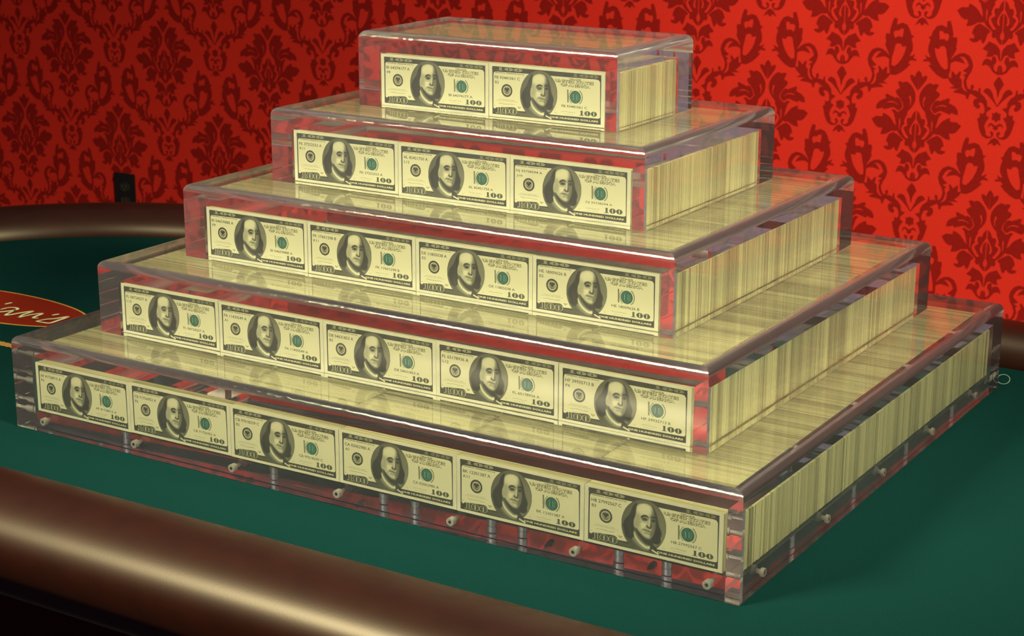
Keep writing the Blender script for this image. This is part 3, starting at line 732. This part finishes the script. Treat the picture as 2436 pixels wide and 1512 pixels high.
        for cx in (0.455, 0.825):
            pts = [f(cx + (0.175 + g) * math.cos(2 * math.pi * q / 28), 0.5 + (0.5 + g) * math.sin(2 * math.pi * q / 28)) for q in range(28)]
            poly(s, pts, col, layer)
            if slot: poly(s, [f(cx - 0.022, 0.14), f(cx + 0.022, 0.14), f(cx + 0.022, 0.86), f(cx - 0.022, 0.86)], slot, layer + 1)
    hundred(165, 252, 620, 345, 0.075, lin(132, 132, 98), 3, slot=INK)
    nums.append(s.mesh('corner_numeral')); s = MB()
    hundred(1515, 362, 2000, 458, 0.075, lin(104, 106, 78), 3, slot=INK)
    nums.append(s.mesh('corner_numeral')); s = MB()
    hundred(160, 980, 520, 1130, 0.10, lin(184, 182, 136), 3, grow=0.018); hundred(160, 980, 520, 1130, 0.10, INK2, 4, slot=lin(184, 182, 136), grow=-0.006)
    nums.append(s.mesh('corner_numeral')); s = MB()
    hundred(1652, 1040, 1972, 1160, 0.085, lin(60, 68, 46), 4, slot=PAP)
    nums.append(s.mesh('corner_numeral'))
    parts['nums'] = nums
    # lettering
    s = MB()
    text(s, 'FEDERAL RESERVE NOTE', (132, 342), (650, 402), INK, 3, 0.03)
    words = [('note_title', s.mesh('note_title'))]; s = MB()
    for (st, a, e_, bo) in (('THE', (1462, 452), (1668, 498), 0.03), ('UNITED STATES', (1212, 462), (1908, 574), 0.02), ('OF AMERICA', (1308, 538), (1842, 636), 0.02)):
        sh = 40 if st == 'THE' else 0
        text(s, st, (a[0] + 5, a[1] + 7), (e_[0] + 8, e_[1] + 7), INK, 3, 0.05)
        text(s, st, (a[0] - 4, a[1] - 4), (e_[0] + 4, e_[1] + 2), INK, 3, 0.05)
        text(s, st, a, e_, lin(200, 198, 148), 4, 0.022)
    words.append(('country_name', s.mesh('country_name'))); s = MB()
    text(s, 'ONE HUNDRED DOLLARS', (1120, 1142), (1995, 1262), lin(206, 204, 154), 6, 0.035)
    words.append(('value_words', s.mesh('value_words'))); s = MB()
    text(s, 'THIS NOTE IS LEGAL TENDER', (200, 832), (482, 872), INK2, 3); text(s, 'FOR ALL DEBTS, PUBLIC AND PRIVATE', (160, 852), (525, 900), INK2, 3)
    words.append(('legal_text', s.mesh('legal_text'))); s = MB()
    text(s, 'Treasurer of the United States', (230, 962), (450, 992), INK2, 3)
    words.append(('officer_title', s.mesh('officer_title'))); s = MB()
    text(s, 'Secretary of the Treasury', (1360, 1094), (1542, 1126), INK2, 3)
    words.append(('officer_title', s.mesh('officer_title'))); s = MB()
    poly(s, [(530, 978), (602, 984), (566, 1018)], GREY, 3); poly(s, [(548, 986), (586, 989), (567, 1004)], PAP, 4)
    words.append(('plate_mark', s.mesh('plate_mark'))); s = MB()
    text(s, 'B2', (116, 948), (140, 966), GREY, 3); words.append(('plate_mark', s.mesh('plate_mark'))); s = MB()
    text(s, 'B 27', (1205, 1072), (1240, 1092), GREY, 3); words.append(('plate_mark', s.mesh('plate_mark')))
    parts['words'] = words
    return parts

def build_bills():
    parts = build_bill_parts()
    where = ['in the widest bottom case', 'in the case second from the table', 'in the middle case', 'in the case under the topmost one', 'in the small topmost case']
    for q in range(5):
        nb, xs, ya, yb, zb = tier_geom(q)
        for i in range(nb):
            ser, code = SERIALS[q][i]
            dz = float(rng.uniform(-0.0002, 0.0006)); dx = float(rng.uniform(-0.0002, 0.0002))
            o = link('hundred_dollar_bill', parts['paper'], M['paper'], None, (xs + NP * i + (NP - BW) / 2 + dx, ya, F + zb + 0.0003 + dz))
            o.rotation_euler.y = float(rng.uniform(-0.002, 0.002))
            tag(o, 'hundred dollar bill with serial number %s %s' % (ser, where[q]), 'banknote', 'front bills of the cases')
            if ser.startswith('FL 65'): o['label'] = 'hundred dollar bill numbered FL 65178936 A, beside the row-end bill numbered HF 39935713 B'
            for k in ('border', 'portrait', 'reserve_seal', 'treasury_seal'):
                link(k, parts[k], M['ink'], o)
            for me in parts['nums']: link('corner_numeral', me, M['ink'], o)
            for k, me in parts['words']: link(k, me, M['ink'], o)
            s = MB()
            text(s, ser, (122, 408), (572, 502), INK2, 3, 0.012)
            (u, v), (u2, v2) = mm(130, 500), mm(165, 552)
            vs, fs = text_geo(code, 0.012); w = 2.6 * len(code)
            s.add(P3([(u + w * x, v2 + (v - v2) * y) for x, y in vs], 3), fs, INK2)
            link('serial_number', s.mesh('serial_number'), M['ink'], o); s = MB()
            text(s, ser, (1328, 930), (1792, 1022), INK2, 3, 0.012)
            link('serial_number', s.mesh('serial_number'), M['ink'], o)
            s = MB(); sd = q * 10 + i
            squiggle(s, (200, 895), (480, 955), INK, 3, sd, 0.34, 8)
            link('signature', s.mesh('signature'), M['ink'], o); s = MB()
            squiggle(s, (1325, 1042), (1572, 1096), INK, 3, sd + 100, 0.30, 6)
            link('signature', s.mesh('signature'), M['ink'], o)
build_bills()

# loose thread sticking out at the far corner of the bottom case
def build_thread():
    mb = MB(); pts = []
    c = Vector((0.9925, 0.829, F + 0.002))
    for i in range(25):
        t = i / 24; a = -2.4 + 5.6 * t
        pts.append(c + Vector((0.0085 * math.cos(a) + 0.002, 0.004 * math.sin(a), 0.006 + 0.0055 * math.sin(a))))
    for a, b in zip(pts[:-1], pts[1:]): mb.cyl(a, b, 0.0005, n=6)
    tag(link('thread_loop', mb.mesh('thread_loop', colors=False), M['thread']), 'small grey loop of thread at the back corner of the bottom case', 'thread')
build_thread()
